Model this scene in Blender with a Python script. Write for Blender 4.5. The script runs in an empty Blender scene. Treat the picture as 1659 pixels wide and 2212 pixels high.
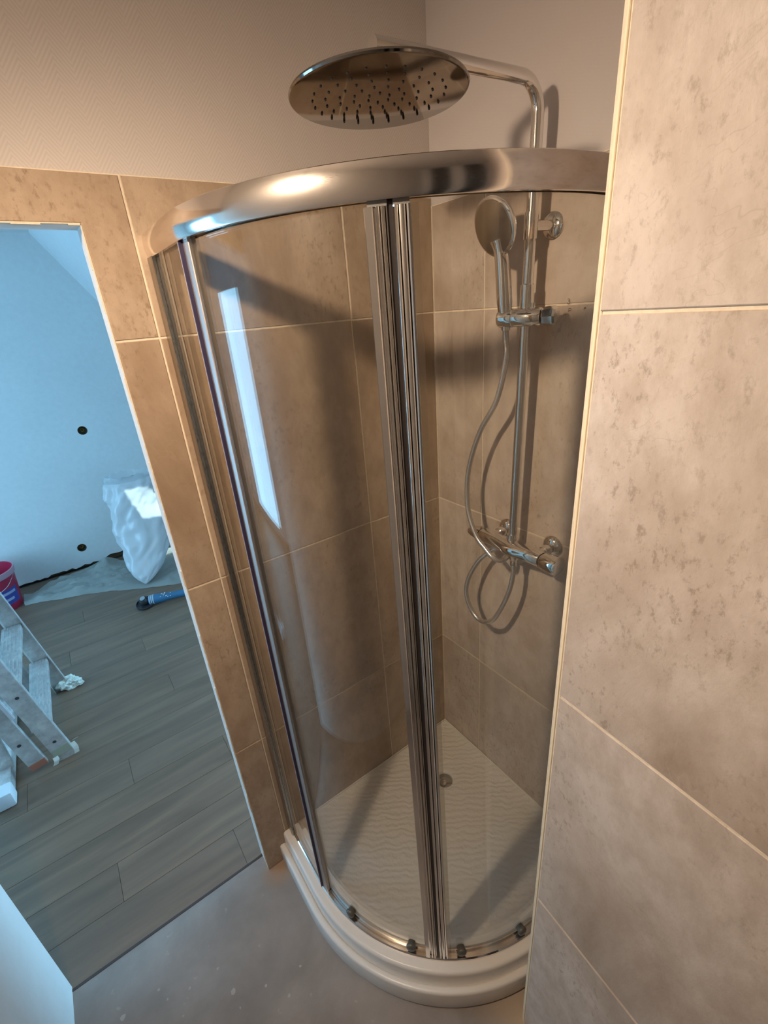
import bpy, bmesh, math, random
from mathutils import Vector, Matrix, noise
random.seed(7)
C = bpy.context.scene.collection
SC = bpy.context.scene

# ------------------------------------------------------------------ camera
R_ = Vector((-0.80680953, 0.58620132, -0.07366411))
U_ = Vector((-0.29295257, -0.28865704, 0.91151297))
F_ = Vector((-0.51306644, -0.75699744, -0.40462044))
cam = bpy.data.cameras.new('camera')
cam.sensor_fit = 'HORIZONTAL'; cam.sensor_width = 36.0
cam.lens = 997.09 / 1659 * 36.0
cam.clip_start = 0.02
camo = bpy.data.objects.new('camera', cam); C.objects.link(camo)
M = Matrix((R_, U_, -F_)).transposed().to_4x4(); M.translation = Vector((1.0062, 1.1335, 1.8249))
camo.matrix_world = M
SC.camera = camo

# ------------------------------------------------------------------ world, lights, exposure
SC.view_settings.view_transform = 'Standard'; SC.view_settings.look = 'None'
SC.view_settings.exposure = 0.0; SC.view_settings.gamma = 1.0
SC.view_settings.use_curve_mapping = False
w = bpy.data.worlds.new('world'); SC.world = w; w.use_nodes = True
w.node_tree.nodes['Background'].inputs[0].default_value = (0.35, 0.62, 1.0, 1)
w.node_tree.nodes['Background'].inputs[1].default_value = 1.6

def area(name, loc, direction, sx, sy, power, color, spread=math.pi):
    l = bpy.data.lights.new(name, 'AREA'); l.shape = 'RECTANGLE'; l.size = sx; l.size_y = sy
    l.energy = power; l.color = color; l.spread = spread
    o = bpy.data.objects.new(name, l); C.objects.link(o); o.location = loc
    o.rotation_euler = Vector(direction).to_track_quat('-Z', 'Y').to_euler()
    return o
# daylight entering the far room through its dormer window and its left window
SKY = (0.30, 0.68, 1.0)
area('dormer_window_daylight', (-2.24, -0.76, 1.30), (1, 0, 0), 1.10, 1.90, 88, SKY)
area('left_window_daylight', (3.14, -1.9, 1.08), (-1, 0, 0), 1.1, 1.92, 40, SKY)
# sunbeam through the opening cut for it in the roof slope
SUN_D = Vector((0.30, -0.42, -0.85)).normalized()
sl = bpy.data.lights.new('sun', 'SUN'); sl.energy = 6.5; sl.angle = math.radians(0.8); sl.color = (0.75, 1.0, 1.0)
so = bpy.data.objects.new('sun', sl); C.objects.link(so); so.location = (-3, 3, 5)
so.rotation_euler = SUN_D.to_track_quat('-Z', 'Y').to_euler()
LAMP = Vector((1.35, 0.61, 2.25))
LAMP_W = 62.0
SPILL_W = 4.8
LAMP_AIM = Vector((-.70, -.22, -.75))
LAMP_COL = (1.0, 0.755, 0.54)

# ------------------------------------------------------------------ materials
def new_mat(name):
    m = bpy.data.materials.new(name); m.use_nodes = True
    return m, m.node_tree, m.node_tree.nodes['Principled BSDF']
def N(t, ty, **k):
    n = t.nodes.new(ty)
    for a, b in k.items():
        if a == 'inp':
            for i, v in b.items(): n.inputs[i].default_value = v
        else: setattr(n, a, b)
    return n
def L(t, a, b): t.links.new(a, b)
def ramp(t, src, stops):
    r = N(t, 'ShaderNodeValToRGB')
    e = r.color_ramp.elements
    while len(e) < len(stops): e.new(0.5)
    for i, (p, c) in enumerate(stops):
        e[i].position = p; e[i].color = (*c, 1) if len(c) == 3 else c
    L(t, src, r.inputs[0]); return r
def mixc(t, fac, a, b, mode='MIX'):
    m = N(t, 'ShaderNodeMix', data_type='RGBA', blend_type=mode)
    for s, v in ((0, fac), (6, a), (7, b)):
        if isinstance(v, (int, float)): m.inputs[s].default_value = v
        elif isinstance(v, tuple): m.inputs[s].default_value = (*v, 1)
        else: L(t, v, m.inputs[s])
    return m.outputs[2]
def math_(t, op, a, b=None, clamp=False):
    m = N(t, 'ShaderNodeMath', operation=op, use_clamp=clamp)
    for i, v in enumerate((a, b)):
        if v is None: continue
        if isinstance(v, (int, float)): m.inputs[i].default_value = v
        else: L(t, v, m.inputs[i])
    return m.outputs[0]
def noise_(t, vec, scale, detail=4, rough=.55, dist=0.):
    n = N(t, 'ShaderNodeTexNoise', inp={'Scale': scale, 'Detail': detail, 'Roughness': rough, 'Distortion': dist})
    L(t, vec, n.inputs['Vector']); return n.outputs['Fac']
def coords(t, rnd=True, scale=(1, 1, 1)):
    tc = N(t, 'ShaderNodeTexCoord'); v = tc.outputs['Object']
    if rnd:
        oi = N(t, 'ShaderNodeObjectInfo')
        a = N(t, 'ShaderNodeVectorMath', operation='MULTIPLY_ADD')
        L(t, oi.outputs['Random'], a.inputs[0]); a.inputs[1].default_value = (37., 53., 71.)
        L(t, v, a.inputs[2]); v = a.outputs[0]
    mp = N(t, 'ShaderNodeMapping'); mp.inputs['Scale'].default_value = scale
    L(t, v, mp.inputs[0]); return mp.outputs[0]
def bump(t, b, h, strength=.2, dist=.01):
    n = N(t, 'ShaderNodeBump', inp={'Strength': strength, 'Distance': dist}); L(t, h, n.inputs['Height'])
    L(t, n.outputs[0], b.inputs['Normal'])

def simple(name, col, rough=.5, metal=0., **k):
    m, t, b = new_mat(name)
    b.inputs['Base Color'].default_value = (*col, 1); b.inputs['Roughness'].default_value = rough
    b.inputs['Metallic'].default_value = metal
    for a, v in k.items(): b.inputs[a.replace('_', ' ')].default_value = v
    # slight procedural variation so nothing is perfectly flat
    v = coords(t); n = noise_(t, v, 14, 3)
    c = mixc(t, n, tuple(x * .93 for x in col), tuple(min(1, x * 1.05) for x in col))
    L(t, c, b.inputs['Base Color'])
    return m

def tile_mat(name='stone_look_tile', tint=(1, 1, 1)):
    m, t, b = new_mat(name)
    v = coords(t); vs = coords(t, scale=(1.0, 1.0, .62))
    T = lambda c: tuple(a * q for a, q in zip(c, tint))
    big = noise_(t, vs, 3.2, 7, .62, .6)
    base = ramp(t, big, [(.26, T((.35, .265, .20))), (.42, T((.52, .435, .365))), (.56, T((.63, .545, .475))), (.78, T((.70, .62, .55)))]).outputs[0]
    mid = noise_(t, vs, 23, 7, .66)
    mfac = ramp(t, mid, [(.42, (0, 0, 0)), (.66, (1, 1, 1))]).outputs[0]
    base = mixc(t, math_(t, 'MULTIPLY', mfac, .60), base, T((.44, .355, .285)))
    fine = ramp(t, noise_(t, v, 120, 4, .7), [(.58, (0, 0, 0)), (.70, (1, 1, 1))]).outputs[0]
    base = mixc(t, math_(t, 'MULTIPLY', fine, .16), base, T((.33, .26, .20)))
    # clustered brown speckle
    clus = ramp(t, noise_(t, vs, 3.0, 3, .5, .4), [(.42, (0, 0, 0)), (.60, (1, 1, 1))]).outputs[0]
    spk = ramp(t, noise_(t, vs, 85, 6, .72), [(.54, (0, 0, 0)), (.66, (1, 1, 1))]).outputs[0]
    f = math_(t, 'MULTIPLY', math_(t, 'MULTIPLY', clus, spk), .62)
    base = mixc(t, f, base, T((.27, .20, .145)))
    # thin dark cracks and pale veins
    def vein(scale, seed, width):
        vv = N(t, 'ShaderNodeVectorMath', operation='ADD'); L(t, v, vv.inputs[0]); vv.inputs[1].default_value = (seed, seed * 2, seed)
        n = noise_(t, vv.outputs[0], scale, 5, .6, .8)
        d = math_(t, 'ABSOLUTE', math_(t, 'SUBTRACT', n, .5))
        return math_(t, 'SUBTRACT', 1.0, math_(t, 'DIVIDE', d, width), clamp=True)
    msk = ramp(t, noise_(t, v, 4.5, 2), [(.52, (0, 0, 0)), (.62, (1, 1, 1))]).outputs[0]
    base = mixc(t, math_(t, 'MULTIPLY', math_(t, 'MULTIPLY', vein(2.6, 3., .0022), msk), .22), base, T((.26, .19, .14)))
    msk2 = ramp(t, noise_(t, v, 3.1, 2), [(.50, (0, 0, 0)), (.62, (1, 1, 1))]).outputs[0]
    base = mixc(t, math_(t, 'MULTIPLY', math_(t, 'MULTIPLY', vein(2.0, 9., .0045), msk2), .09), base, T((.74, .68, .60)))
    L(t, base, b.inputs['Base Color'])
    r = ramp(t, mid, [(.3, (.36, .36, .36)), (.7, (.52, .52, .52))]).outputs[0]
    L(t, r, b.inputs['Roughness'])
    bump(t, b, math_(t, 'ADD', math_(t, 'MULTIPLY', big, 1.2), math_(t, 'MULTIPLY', mid, .35)), .30, .008)
    b.inputs['Specular IOR Level'].default_value = .35
    return m
TILE = tile_mat()

def grout_mat():
    m, t, b = new_mat('grout'); v = coords(t)
    n = noise_(t, v, 90, 4)
    L(t, ramp(t, n, [(.3, (.70, .60, .46)), (.7, (.82, .72, .57))]).outputs[0], b.inputs['Base Color'])
    b.inputs['Roughness'].default_value = .9; bump(t, b, n, .3, .002); return m
GROUT = grout_mat()

def wallpaper_mat(chevron=True):
    m, t, b = new_mat('chevron_wallpaper' if chevron else 'woven_wallpaper')
    tc = N(t, 'ShaderNodeTexCoord'); s = N(t, 'ShaderNodeSeparateXYZ'); L(t, tc.outputs['Object'], s.inputs[0])
    if chevron:
        z = math_(t, 'PINGPONG', s.outputs[0], .026)
        u = math_(t, 'ADD', s.outputs[2], math_(t, 'MULTIPLY', z, 1.35))
        h = math_(t, 'PINGPONG', u, .0045); h = math_(t, 'MULTIPLY', h, 1 / .0045)
        col = ramp(t, h, [(.2, (.58, .53, .495)), (.7, (.63, .575, .54))]).outputs[0]
    else:
        u = math_(t, 'ADD', s.outputs[2], math_(t, 'MULTIPLY', s.outputs[1], .3))
        h = math_(t, 'MULTIPLY', math_(t, 'PINGPONG', u, .003), 1 / .003)
        col = ramp(t, h, [(.2, (.595, .548, .528)), (.7, (.60, .553, .533))]).outputs[0]
    L(t, col, b.inputs['Base Color']); b.inputs['Roughness'].default_value = .85
    fine = noise_(t, tc.outputs['Object'], 260, 3)
    bump(t, b, math_(t, 'ADD', h, math_(t, 'MULTIPLY', fine, .5)), .16 if chevron else .05, .0006)
    return m
PAPER = wallpaper_mat(); PAPER2 = wallpaper_mat(False)

def plaster_mat(name, col, sc=30, rough=.8, amt=.1):
    m, t, b = new_mat(name); v = coords(t, False)
    n = noise_(t, v, sc, 5); n2 = noise_(t, v, 2.2, 3)
    f = math_(t, 'ADD', math_(t, 'MULTIPLY', n, .5), math_(t, 'MULTIPLY', n2, .5))
    L(t, ramp(t, f, [(.3, tuple(x * (1 - amt) for x in col)), (.7, col)]).outputs[0], b.inputs['Base Color'])
    b.inputs['Roughness'].default_value = rough; bump(t, b, n, .12, .003); return m
WHITE_WALL = plaster_mat('white_painted_wall', (.80, .82, .82))
REVEAL = plaster_mat('white_plaster_reveal', (.80, .78, .76), 60)
CEIL = plaster_mat('ceiling_paint', (.84, .81, .77))

def concrete_mat():
    m, t, b = new_mat('raw_screed'); v = coords(t, False)
    n = noise_(t, v, 4.5, 6, .6, .3)
    base = ramp(t, n, [(.3, (.225, .195, .175)), (.52, (.29, .255, .232)), (.72, (.355, .31, .28))]).outputs[0]
    n2 = noise_(t, v, 26, 4, .6)
    s = ramp(t, n2, [(.66, (0, 0, 0)), (.74, (1, 1, 1))]).outputs[0]
    base = mixc(t, math_(t, 'MULTIPLY', s, .45), base, (.50, .46, .425))
    n3 = noise_(t, v, 95, 3); s3 = ramp(t, n3, [(.70, (0, 0, 0)), (.76, (1, 1, 1))]).outputs[0]
    base = mixc(t, math_(t, 'MULTIPLY', s3, .35), base, (.50, .455, .42))
    # a brown glue stain at the tile foot beside the tray
    tc = N(t, 'ShaderNodeTexCoord'); d = N(t, 'ShaderNodeVectorMath', operation='DISTANCE'); L(t, tc.outputs['Object'], d.inputs[0]); d.inputs[1].default_value = (.835, .02, 0)
    st = math_(t, 'SUBTRACT', 1., math_(t, 'DIVIDE', d.outputs['Value'], .07), clamp=True)
    base = mixc(t, math_(t, 'MULTIPLY', st, .75), base, (.42, .24, .12))
    d2 = N(t, 'ShaderNodeVectorMath', operation='DISTANCE'); L(t, tc.outputs['Object'], d2.inputs[0]); d2.inputs[1].default_value = (.45, .80, 0)
    st2 = math_(t, 'SUBTRACT', 1., math_(t, 'DIVIDE', math_(t, 'ADD', d2.outputs['Value'], math_(t, 'MULTIPLY', n, .08)), .17), clamp=True)
    base = mixc(t, math_(t, 'MULTIPLY', st2, .8), base, (.60, .46, .31))
    L(t, base, b.inputs['Base Color']); b.inputs['Roughness'].default_value = .72
    bump(t, b, n2, .12, .004); return m
SCREED = concrete_mat()

def plank_mat():
    m, t, b = new_mat('grey_oak_laminate'); v = coords(t, True, (1.0, 9, 8))
    n = noise_(t, v, 1.8, 5, .5, .5); oi = N(t, 'ShaderNodeObjectInfo')
    base = ramp(t, n, [(.30, (.150, .094, .060)), (.50, (.195, .122, .078)), (.70, (.25, .158, .10))]).outputs[0]
    base = mixc(t, math_(t, 'MULTIPLY', oi.outputs['Random'], .22), base, (.15, .115, .09))
    L(t, base, b.inputs['Base Color']); b.inputs['Roughness'].default_value = .42
    bump(t, b, n, .06, .002); return m
PLANK = plank_mat()

def metal(name, col, rough, brush=None):
    m, t, b = new_mat(name)
    b.inputs['Base Color'].default_value = (*col, 1); b.inputs['Metallic'].default_value = 1; b.inputs['Roughness'].default_value = rough
    if brush:
        v = coords(t, False, brush); n = noise_(t, v, 30, 3)
        L(t, ramp(t, n, [(.3, (rough * .8,) * 3), (.7, (rough * 1.25,) * 3)]).outputs[0], b.inputs['Roughness'])
    return m
CHROME = metal('chrome', (.80, .78, .76), .07)
HEADCHROME = metal('shower_head_steel', (.27, .245, .22), .09)
RAIL = metal('satin_aluminium_rail', (.86, .80, .75), .125, (6, 6, 120))
ALU = metal('polished_aluminium_profile', (.84, .80, .76), .11, (60, 60, 3))
ALU_MATT = metal('matt_aluminium', (.40, .37, .33), .30, (50, 50, 2))
ALU_STILE = metal('brushed_stile', (.50, .45, .43), .50, (50, 50, 2))
def ladder_mat():
    m, t, b = new_mat('dusty_aluminium'); v = coords(t)
    n = noise_(t, v, 22, 6, .65)
    L(t, ramp(t, n, [(.35, (.50, .49, .48)), (.60, (.70, .69, .67)), (.75, (.88, .86, .82))]).outputs[0], b.inputs['Base Color'])
    b.inputs['Metallic'].default_value = .45; b.inputs['Roughness'].default_value = .5
    return m
ALU_LADDER = ladder_mat()
BLACK = simple('black_rubber', (.018, .014, .014), .45)
DARKSEAL = simple('dark_blue_seal', (.035, .030, .075), .35)
CLEARSEAL = None
def glass_mat(name, tint, rough=.0, boost=1.0):
    m = bpy.data.materials.new(name); m.use_nodes = True; t = m.node_tree; t.nodes.clear()
    out = N(t, 'ShaderNodeOutputMaterial'); mx = N(t, 'ShaderNodeMixShader')
    tr = N(t, 'ShaderNodeBsdfTransparent'); tr.inputs[0].default_value = (*tint, 1)
    gl = N(t, 'ShaderNodeBsdfGlossy'); gl.inputs['Roughness'].default_value = rough; gl.inputs[0].default_value = (1, 1, 1, 1)
    fr = N(t, 'ShaderNodeFresnel'); fr.inputs[0].default_value = 1.5
    ge = N(t, 'ShaderNodeNewGeometry')
    # the Fresnel node divides the index on back faces; undo it so that a thin pane reflects alike on both sides
    ior = N(t, 'ShaderNodeMix', data_type='FLOAT'); L(t, ge.outputs['Backfacing'], ior.inputs[0]); ior.inputs[2].default_value = 1.5; ior.inputs[3].default_value = 1 / 1.5
    L(t, ior.outputs[0], fr.inputs[0])
    f = math_(t, 'MULTIPLY', fr.outputs[0], boost, clamp=True)
    L(t, f, mx.inputs[0]); L(t, tr.outputs[0], mx.inputs[1]); L(t, gl.outputs[0], mx.inputs[2]); L(t, mx.outputs[0], out.inputs[0])
    return m
GLASS = glass_mat('clear_glass', (.965, .97, .955))
CLEARSEAL = glass_mat('clear_plastic_seal', (.90, .89, .86), .12)
def tray_mat():
    m, t, b = new_mat('white_tray_acrylic')
    b.inputs['Base Color'].default_value = (.74, .71, .665, 1); b.inputs['Roughness'].default_value = .30
    b.inputs['Specular IOR Level'].default_value = .4
    return m
TRAY = tray_mat()
def tray_floor_mat():
    m, t, b = new_mat('rippled_tray_surface'); v = coords(t, False, (1, 1, 0))
    b.inputs['Base Color'].default_value = (.74, .715, .665, 1); b.inputs['Roughness'].default_value = .36
    wv = N(t, 'ShaderNodeTexWave', wave_type='BANDS', bands_direction='X', inp={'Scale': 15, 'Distortion': 7.5, 'Detail': 3, 'Detail Scale': 1.2, 'Detail Roughness': .6})
    mp = N(t, 'ShaderNodeMapping'); mp.inputs['Rotation'].default_value = (0, 0, math.radians(-54)); L(t, v, mp.inputs[0]); L(t, mp.outputs[0], wv.inputs['Vector'])
    n = noise_(t, v, 9, 4)
    h = math_(t, 'ADD', math_(t, 'MULTIPLY', wv.outputs['Fac'], .7), n)
    bump(t, b, h, .34, .007); return m
TRAYF = tray_floor_mat()

# ------------------------------------------------------------------ helpers
def tag(o, label=None, cat=None, group=None, kind=None):
    if label: o['label'] = label
    if cat: o['category'] = cat
    if group: o['group'] = group
    if kind: o['kind'] = kind
    return o
def link(name, me, parent=None, loc=None):
    o = bpy.data.objects.new(name, me); C.objects.link(o)
    if parent is not None: o.parent = parent
    if loc is not None: o.location = loc
    return o
def thing(name, label, cat, loc=(0, 0, 0), rotz=0, group=None):
    o = link(name, None, None, loc); o.rotation_euler = (0, 0, rotz)
    o.empty_display_size = .05
    return tag(o, label, cat, group)
def mesh_from(bm, name, mat, smooth=False, angle=40):
    bmesh.ops.recalc_face_normals(bm, faces=bm.faces[:])
    me = bpy.data.meshes.new(name); bm.to_mesh(me); bm.free()
    if mat is not None: me.materials.append(mat)
    if smooth:
        for p in me.polygons: p.use_smooth = True
        try: me.set_sharp_from_angle(angle=math.radians(angle))
        except Exception: pass
    return me
def obj(name, bm, mat, parent=None, smooth=False, loc=None, kind=None, angle=40):
    """link bm as an object; when parented, vertex coords are world coords unless parent has a location"""
    o = link(name, mesh_from(bm, name, mat, smooth, angle), parent, loc)
    if parent is not None and loc is None and parent.location.length > 0:
        o.location = -Vector(parent.location) if parent.rotation_euler.z == 0 else (0, 0, 0)
    if kind: o['kind'] = kind
    return o
def box(bm, x0, x1, y0, y1, z0, z1, bev=0, mat=None):
    vs = [bm.verts.new((x, y, z)) for x in (x0, x1) for y in (y0, y1) for z in (z0, z1)]
    fs = [(0, 1, 3, 2), (4, 6, 7, 5), (0, 4, 5, 1), (2, 3, 7, 6), (0, 2, 6, 4), (1, 5, 7, 3)]
    ff = [bm.faces.new([vs[i] for i in f]) for f in fs]
    if bev:
        ed = list({e for f in ff for e in f.edges})
        bmesh.ops.bevel(bm, geom=ed, offset=bev, segments=2, profile=.6, affect='EDGES')
    if mat is not None:
        for v in (vs if not bev else []): v.co = mat @ v.co
    return vs
def nb(): return bmesh.new()
def obox(bm, a, b, wdir, w, h, bev=0):
    """bar from a to b with width w along wdir and height h"""
    a, b = Vector(a), Vector(b); d = (b - a).normalized(); wd = Vector(wdir); wd = (wd - d * wd.dot(d)).normalized(); n = d.cross(wd)
    vs = []
    for p in (a, b):
        for s, q in ((-1, -1), (1, -1), (1, 1), (-1, 1)):
            vs.append(bm.verts.new(p + wd * (w / 2 * s) + n * (h / 2 * q)))
    ff = [bm.faces.new(vs[0:4]), bm.faces.new(vs[4:8][::-1])]
    for i in range(4): ff.append(bm.faces.new((vs[i], vs[4 + i], vs[4 + (i + 1) % 4], vs[(i + 1) % 4])))
    if bev:
        bmesh.ops.bevel(bm, geom=list({e for f in ff for e in f.edges}), offset=bev, segments=2, affect='EDGES')
def frame_of(d):
    d = d.normalized(); a = Vector((0, 0, 1)) if abs(d.z) < .9 else Vector((1, 0, 0))
    u = d.cross(a).normalized(); return u, d.cross(u).normalized()
def catmull(pts, n=10):
    P = [Vector(p) for p in pts]; P = [P[0] * 2 - P[1]] + P + [P[-1] * 2 - P[-2]]; out = []
    for i in range(1, len(P) - 2):
        for k in range(n):
            t = k / n; a, b, c, d = P[i - 1:i + 3]
            out.append(.5 * ((2 * b) + (c - a) * t + (2 * a - 5 * b + 4 * c - d) * t * t + (3 * b - a - 3 * c + d) * t ** 3))
    out.append(P[-2]); return out
def tube(bm, pts, r, seg=20, cap=True):
    """r number or list"""
    P = [Vector(p) for p in pts]; rings = []; u = None
    for i, p in enumerate(P):
        d = (P[min(i + 1, len(P) - 1)] - P[max(i - 1, 0)]).normalized()
        if u is None: u, v = frame_of(d)
        else: u = (u - d * u.dot(d)).normalized(); v = d.cross(u)
        rr = r[i] if isinstance(r, (list, tuple)) else r
        rings.append([bm.verts.new(p + (u * math.cos(a) + v * math.sin(a)) * rr) for a in (2 * math.pi * k / seg for k in range(seg))])
    for a, b in zip(rings, rings[1:]):
        for k in range(seg): bm.faces.new((a[k], a[(k + 1) % seg], b[(k + 1) % seg], b[k]))
    if cap: bm.faces.new(rings[0][::-1]); bm.faces.new(rings[-1])
def lathe(bm, prof, origin, axis, seg=32, capends=True):
    """prof list of (along, radius)"""
    o = Vector(origin); d = Vector(axis).normalized(); u, v = frame_of(d); rings = []
    for s, r in prof:
        if r < 1e-6: rings.append([bm.verts.new(o + d * s)])
        else: rings.append([bm.verts.new(o + d * s + (u * math.cos(a) + v * math.sin(a)) * r) for a in (2 * math.pi * k / seg for k in range(seg))])
    for a, b in zip(rings, rings[1:]):
        for k in range(seg):
            k2 = (k + 1) % seg
            if len(a) == 1 and len(b) == 1: continue
            if len(a) == 1: bm.faces.new((a[0], b[k2], b[k]))
            elif len(b) == 1: bm.faces.new((a[k], a[k2], b[0]))
            else: bm.faces.new((a[k], a[k2], b[k2], b[k]))
    if capends:
        if len(rings[0]) > 1: bm.faces.new(rings[0][::-1])
        if len(rings[-1]) > 1: bm.faces.new(rings[-1])
def prism(bm, poly, fn, d0, d1, bev=0):
    """poly 2D list, fn(u,v,depth)->Vector"""
    a = [bm.verts.new(fn(u, v, d0)) for u, v in poly]; b = [bm.verts.new(fn(u, v, d1)) for u, v in poly]
    n = len(poly); f0 = bm.faces.new(a[::-1]); f1 = bm.faces.new(b)
    for i in range(n): bm.faces.new((a[i], a[(i + 1) % n], b[(i + 1) % n], b[i]))
    if bev:
        bmesh.ops.recalc_face_normals(bm, faces=bm.faces[:])
        bmesh.ops.bevel(bm, geom=list(f1.edges), offset=bev, segments=1, affect='EDGES')
def rect(a, b, c, d): return [(a, c), (b, c), (b, d), (a, d)]

# ------------------------------------------------------------------ bathroom shell
H = 0.6; TT = .009; G = .0020          # tile height, thickness, half joint
X1, X2, X3 = .292, .778, 1.263
XD, ZD = .864, 2.008                    # door jamb, door head
ZT = 2.09; XE = 1.477; YW = -.075       # tile top, entrance-side wall, back of the wall
YB = 2.3; ZC = 2.62

TILE_L = tile_mat('shaded_stone_look_tile', (.74, .66, .555))  # same tile; the left wall's warmer, dimmer light is put into its colour
def tile_set(parent, polys, fn, prefix='tile', mat=TILE):
    for poly in polys:
        cu = sum(p[0] for p in poly) / len(poly); cv = sum(p[1] for p in poly) / len(poly)
        o0 = fn(cu, cv, 0); bm = nb()
        jit = random.uniform(-.0006, .0006)
        prism(bm, poly, lambda u, v, d: fn(u, v, d) - o0, -.004, TT * .0 + jit, .0012)
        o = link(prefix, mesh_from(bm, prefix, mat), parent, o0)

# left wall (y=0 face), with the doorway
bm = nb()
box(bm, -.10, XD, YW, -TT - .002, 0, ZC)
box(bm, XD, XE + .1, YW, -TT - .002, ZD, ZC)
wl = tag(obj('wall_left', bm, REVEAL), 'tiled wall with the open doorway and chevron wallpaper above', kind='structure')
bm = nb(); box(bm, -.002, XD - .0005, -TT - .002, -.0022, .0, ZT)
box(bm, XD - .0005, XE, -TT - .002, -.0022, ZD, ZT)
obj('grout', bm, GROUT, wl)
fnL = lambda u, v, d: Vector((u, d, v))
g = G
pol = []
rows = [(0.0, .6), (.6, 1.2), (1.2, 1.8), (1.8, ZT)]
for i, (a, b_) in enumerate(rows):
    a2 = a + g if i else a + .002; b2 = b_ - g
    pol.append(rect(g, X1 - g, a2, b2)); pol.append(rect(X1 + g, X2 - g, a2, b2))
    if i < 3: pol.append(rect(X2 + g, XD - .001, a2, b2))
pol.append([(X2 + g, 1.8 + g), (XD - .001, 1.8 + g), (XD - .001, ZD + .001), (X3 - g, ZD + .001), (X3 - g, ZT - g), (X2 + g, ZT - g)])
pol.append(rect(X3 + g, XE - .002, ZD + .001, ZT - g))
tile_set(wl, pol, fnL, mat=TILE_L)
bm = nb(); box(bm, -.0075, XE, -TT - .003, -.0045, ZT - .01, ZC); obj('wallpaper', bm, PAPER, wl)
# rough tile edge along the doorway (grout line on the arris)
bm = nb()
zz = 0
while zz < ZD:
    h = random.uniform(.012, .05); wd = random.uniform(.0008, .0030)
    box(bm, XD - .0005, XD + wd, -TT - random.uniform(0, .003), -.001, zz, min(zz + h, ZD)); zz += h
xx = XD
while xx < XE:
    h = random.uniform(.015, .05); box(bm, xx, min(xx + h, XE), -TT - .002, -.001, ZD - random.uniform(.0005, .003), ZD + .001); xx += h
tag(obj('tile_adhesive_edge', bm, GROUT, wl), 'crumbly cream adhesive edge along the doorway', kind='stuff')

# right wall (x=0 face)
bm = nb(); box(bm, -.10, -TT - .002, YW, YB, 0, ZC)
wr = tag(obj('wall_right', bm, REVEAL), 'tiled wall that carries the shower column', kind='structure')
bm = nb(); box(bm, -TT - .002, -.0022, -.002, .80, 0, 2.070); obj('grout', bm, GROUT, wr)
fnR = lambda u, v, d: Vector((d, u, v))
ZTR = 2.070
pol = []
for i, (a, b_) in enumerate(rows[:3] + [(1.8, ZTR)]):
    a2 = a + g if i else a + .002; b2 = b_ - g
    for (c, d_) in ((.0 + g, .20 - g), (.20 + g, .686 - g), (.686 + g, .797)):
        pol.append(rect(c, d_, a2, b2))
tile_set(wr, pol, fnR)
bm = nb(); box(bm, -TT - .003, -.0045, -.0075, .80, ZTR, ZC); obj('wallpaper', bm, PAPER2, wr)

# partition wall in the foreground, its face turned by 5 degrees
EX, EY, ANG = .454, .7982, math.radians(5.32)
dP = Vector((math.sin(ANG), math.cos(ANG), 0)); nP = Vector((math.cos(ANG), -math.sin(ANG), 0))
EP = Vector((EX, EY, 0))
def fnP(u, v, d): return EP + dP * u + nP * d + Vector((0, 0, v))
bm = nb()
prism(bm, [(-.012, EY), (EX - TT - .002, EY), (EX - TT - .002 + 1.5 * math.tan(ANG), EY + 1.5), (-.012, EY + 1.5)], lambda u, v, d: Vector((u, v, d)), 0, ZC)
wp = tag(obj('wall_partition', bm, REVEAL), 'short partition wall closing the shower, tiled in pale beige stone look', kind='structure')
bm = nb(); prism(bm, rect(.0045, 1.49, 0, ZC - .01), fnP, -TT - .002, -.0022); obj('grout', bm, GROUT, wp)
pol = []
for a, b_ in ((0, .6), (.6, 1.2), (1.2, 1.8), (1.8, 2.4), (2.4, ZC)):
    for c, d_ in ((.0040, .490), (.490, .976), (.976, 1.462)):
        pol.append(rect(c + g, d_ - g, a + g, b_ - g))
tile_set(wp, pol, fnP)
bm = nb(); prism(bm, rect(0.0, .0040, 0, ZC - .01), fnP, -TT - .001, .0006, .0008)
TRIM = simple('cream_trim', (.86, .74, .52), .6)
obj('corner_trim', bm, TRIM, wp)['label'] = 'cream corner trim'
bm = nb(); prism(bm, rect(0.0040, .0075, 0, ZC - .01), fnP, -TT, -.0012); obj('grout', bm, GROUT, wp)
# shower side of the partition (faces -y)
bm = nb(); box(bm, 0, EX - .002, EY - .004, EY, 0, ZC - .01); obj('grout', bm, GROUT, wp)
pol = []
for a, b_ in rows: pol.append(rect(g, EX - .006, a + g, b_ - g))
tile_set(wp, pol, lambda u, v, d: Vector((u, EY - .006 - d, v)))

# entrance-side wall, rear wall, ceiling
bm = nb(); box(bm, XE, XE + .10, YW, YB, 0, ZC)
tag(obj('wall_entrance', bm, plaster_mat('white_primed_wall', (.88, .88, .86), 12)), 'white primed wall beside the doorway', kind='structure')
bm = nb(); box(bm, .3, XE, YB - .1, YB, 0, ZC)
tag(obj('wall_rear', bm, CEIL), kind='structure', label='plain rear wall of the bathroom')
DARK_PANEL = simple('anthracite_panel', (.03, .028, .028), .5)  # unseen dark panels, added only to give the top rail dark reflections
bm = nb()
for a, b_ in ((1.08, 1.34), (.64, .90)): box(bm, a, b_, YB - .125, YB - .1, 0, ZC - .02, .003)
tag(obj('reflection_panels', bm, DARK_PANEL), kind='structure', label='dark panels added on the rear wall for the top rail to reflect')
bm = nb(); box(bm, -.1, XE + .1, YW, YB, ZC, ZC + .05)
tag(obj('ceiling', bm, CEIL), kind='structure', label='bathroom ceiling')
# floor of raw screed
bm = nb(); box(bm, -.0, XE, -.066, YB - .1, -.05, 0)
fl = tag(obj('floor', bm, SCREED), 'raw grey screed floor with plaster specks', kind='structure')
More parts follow.
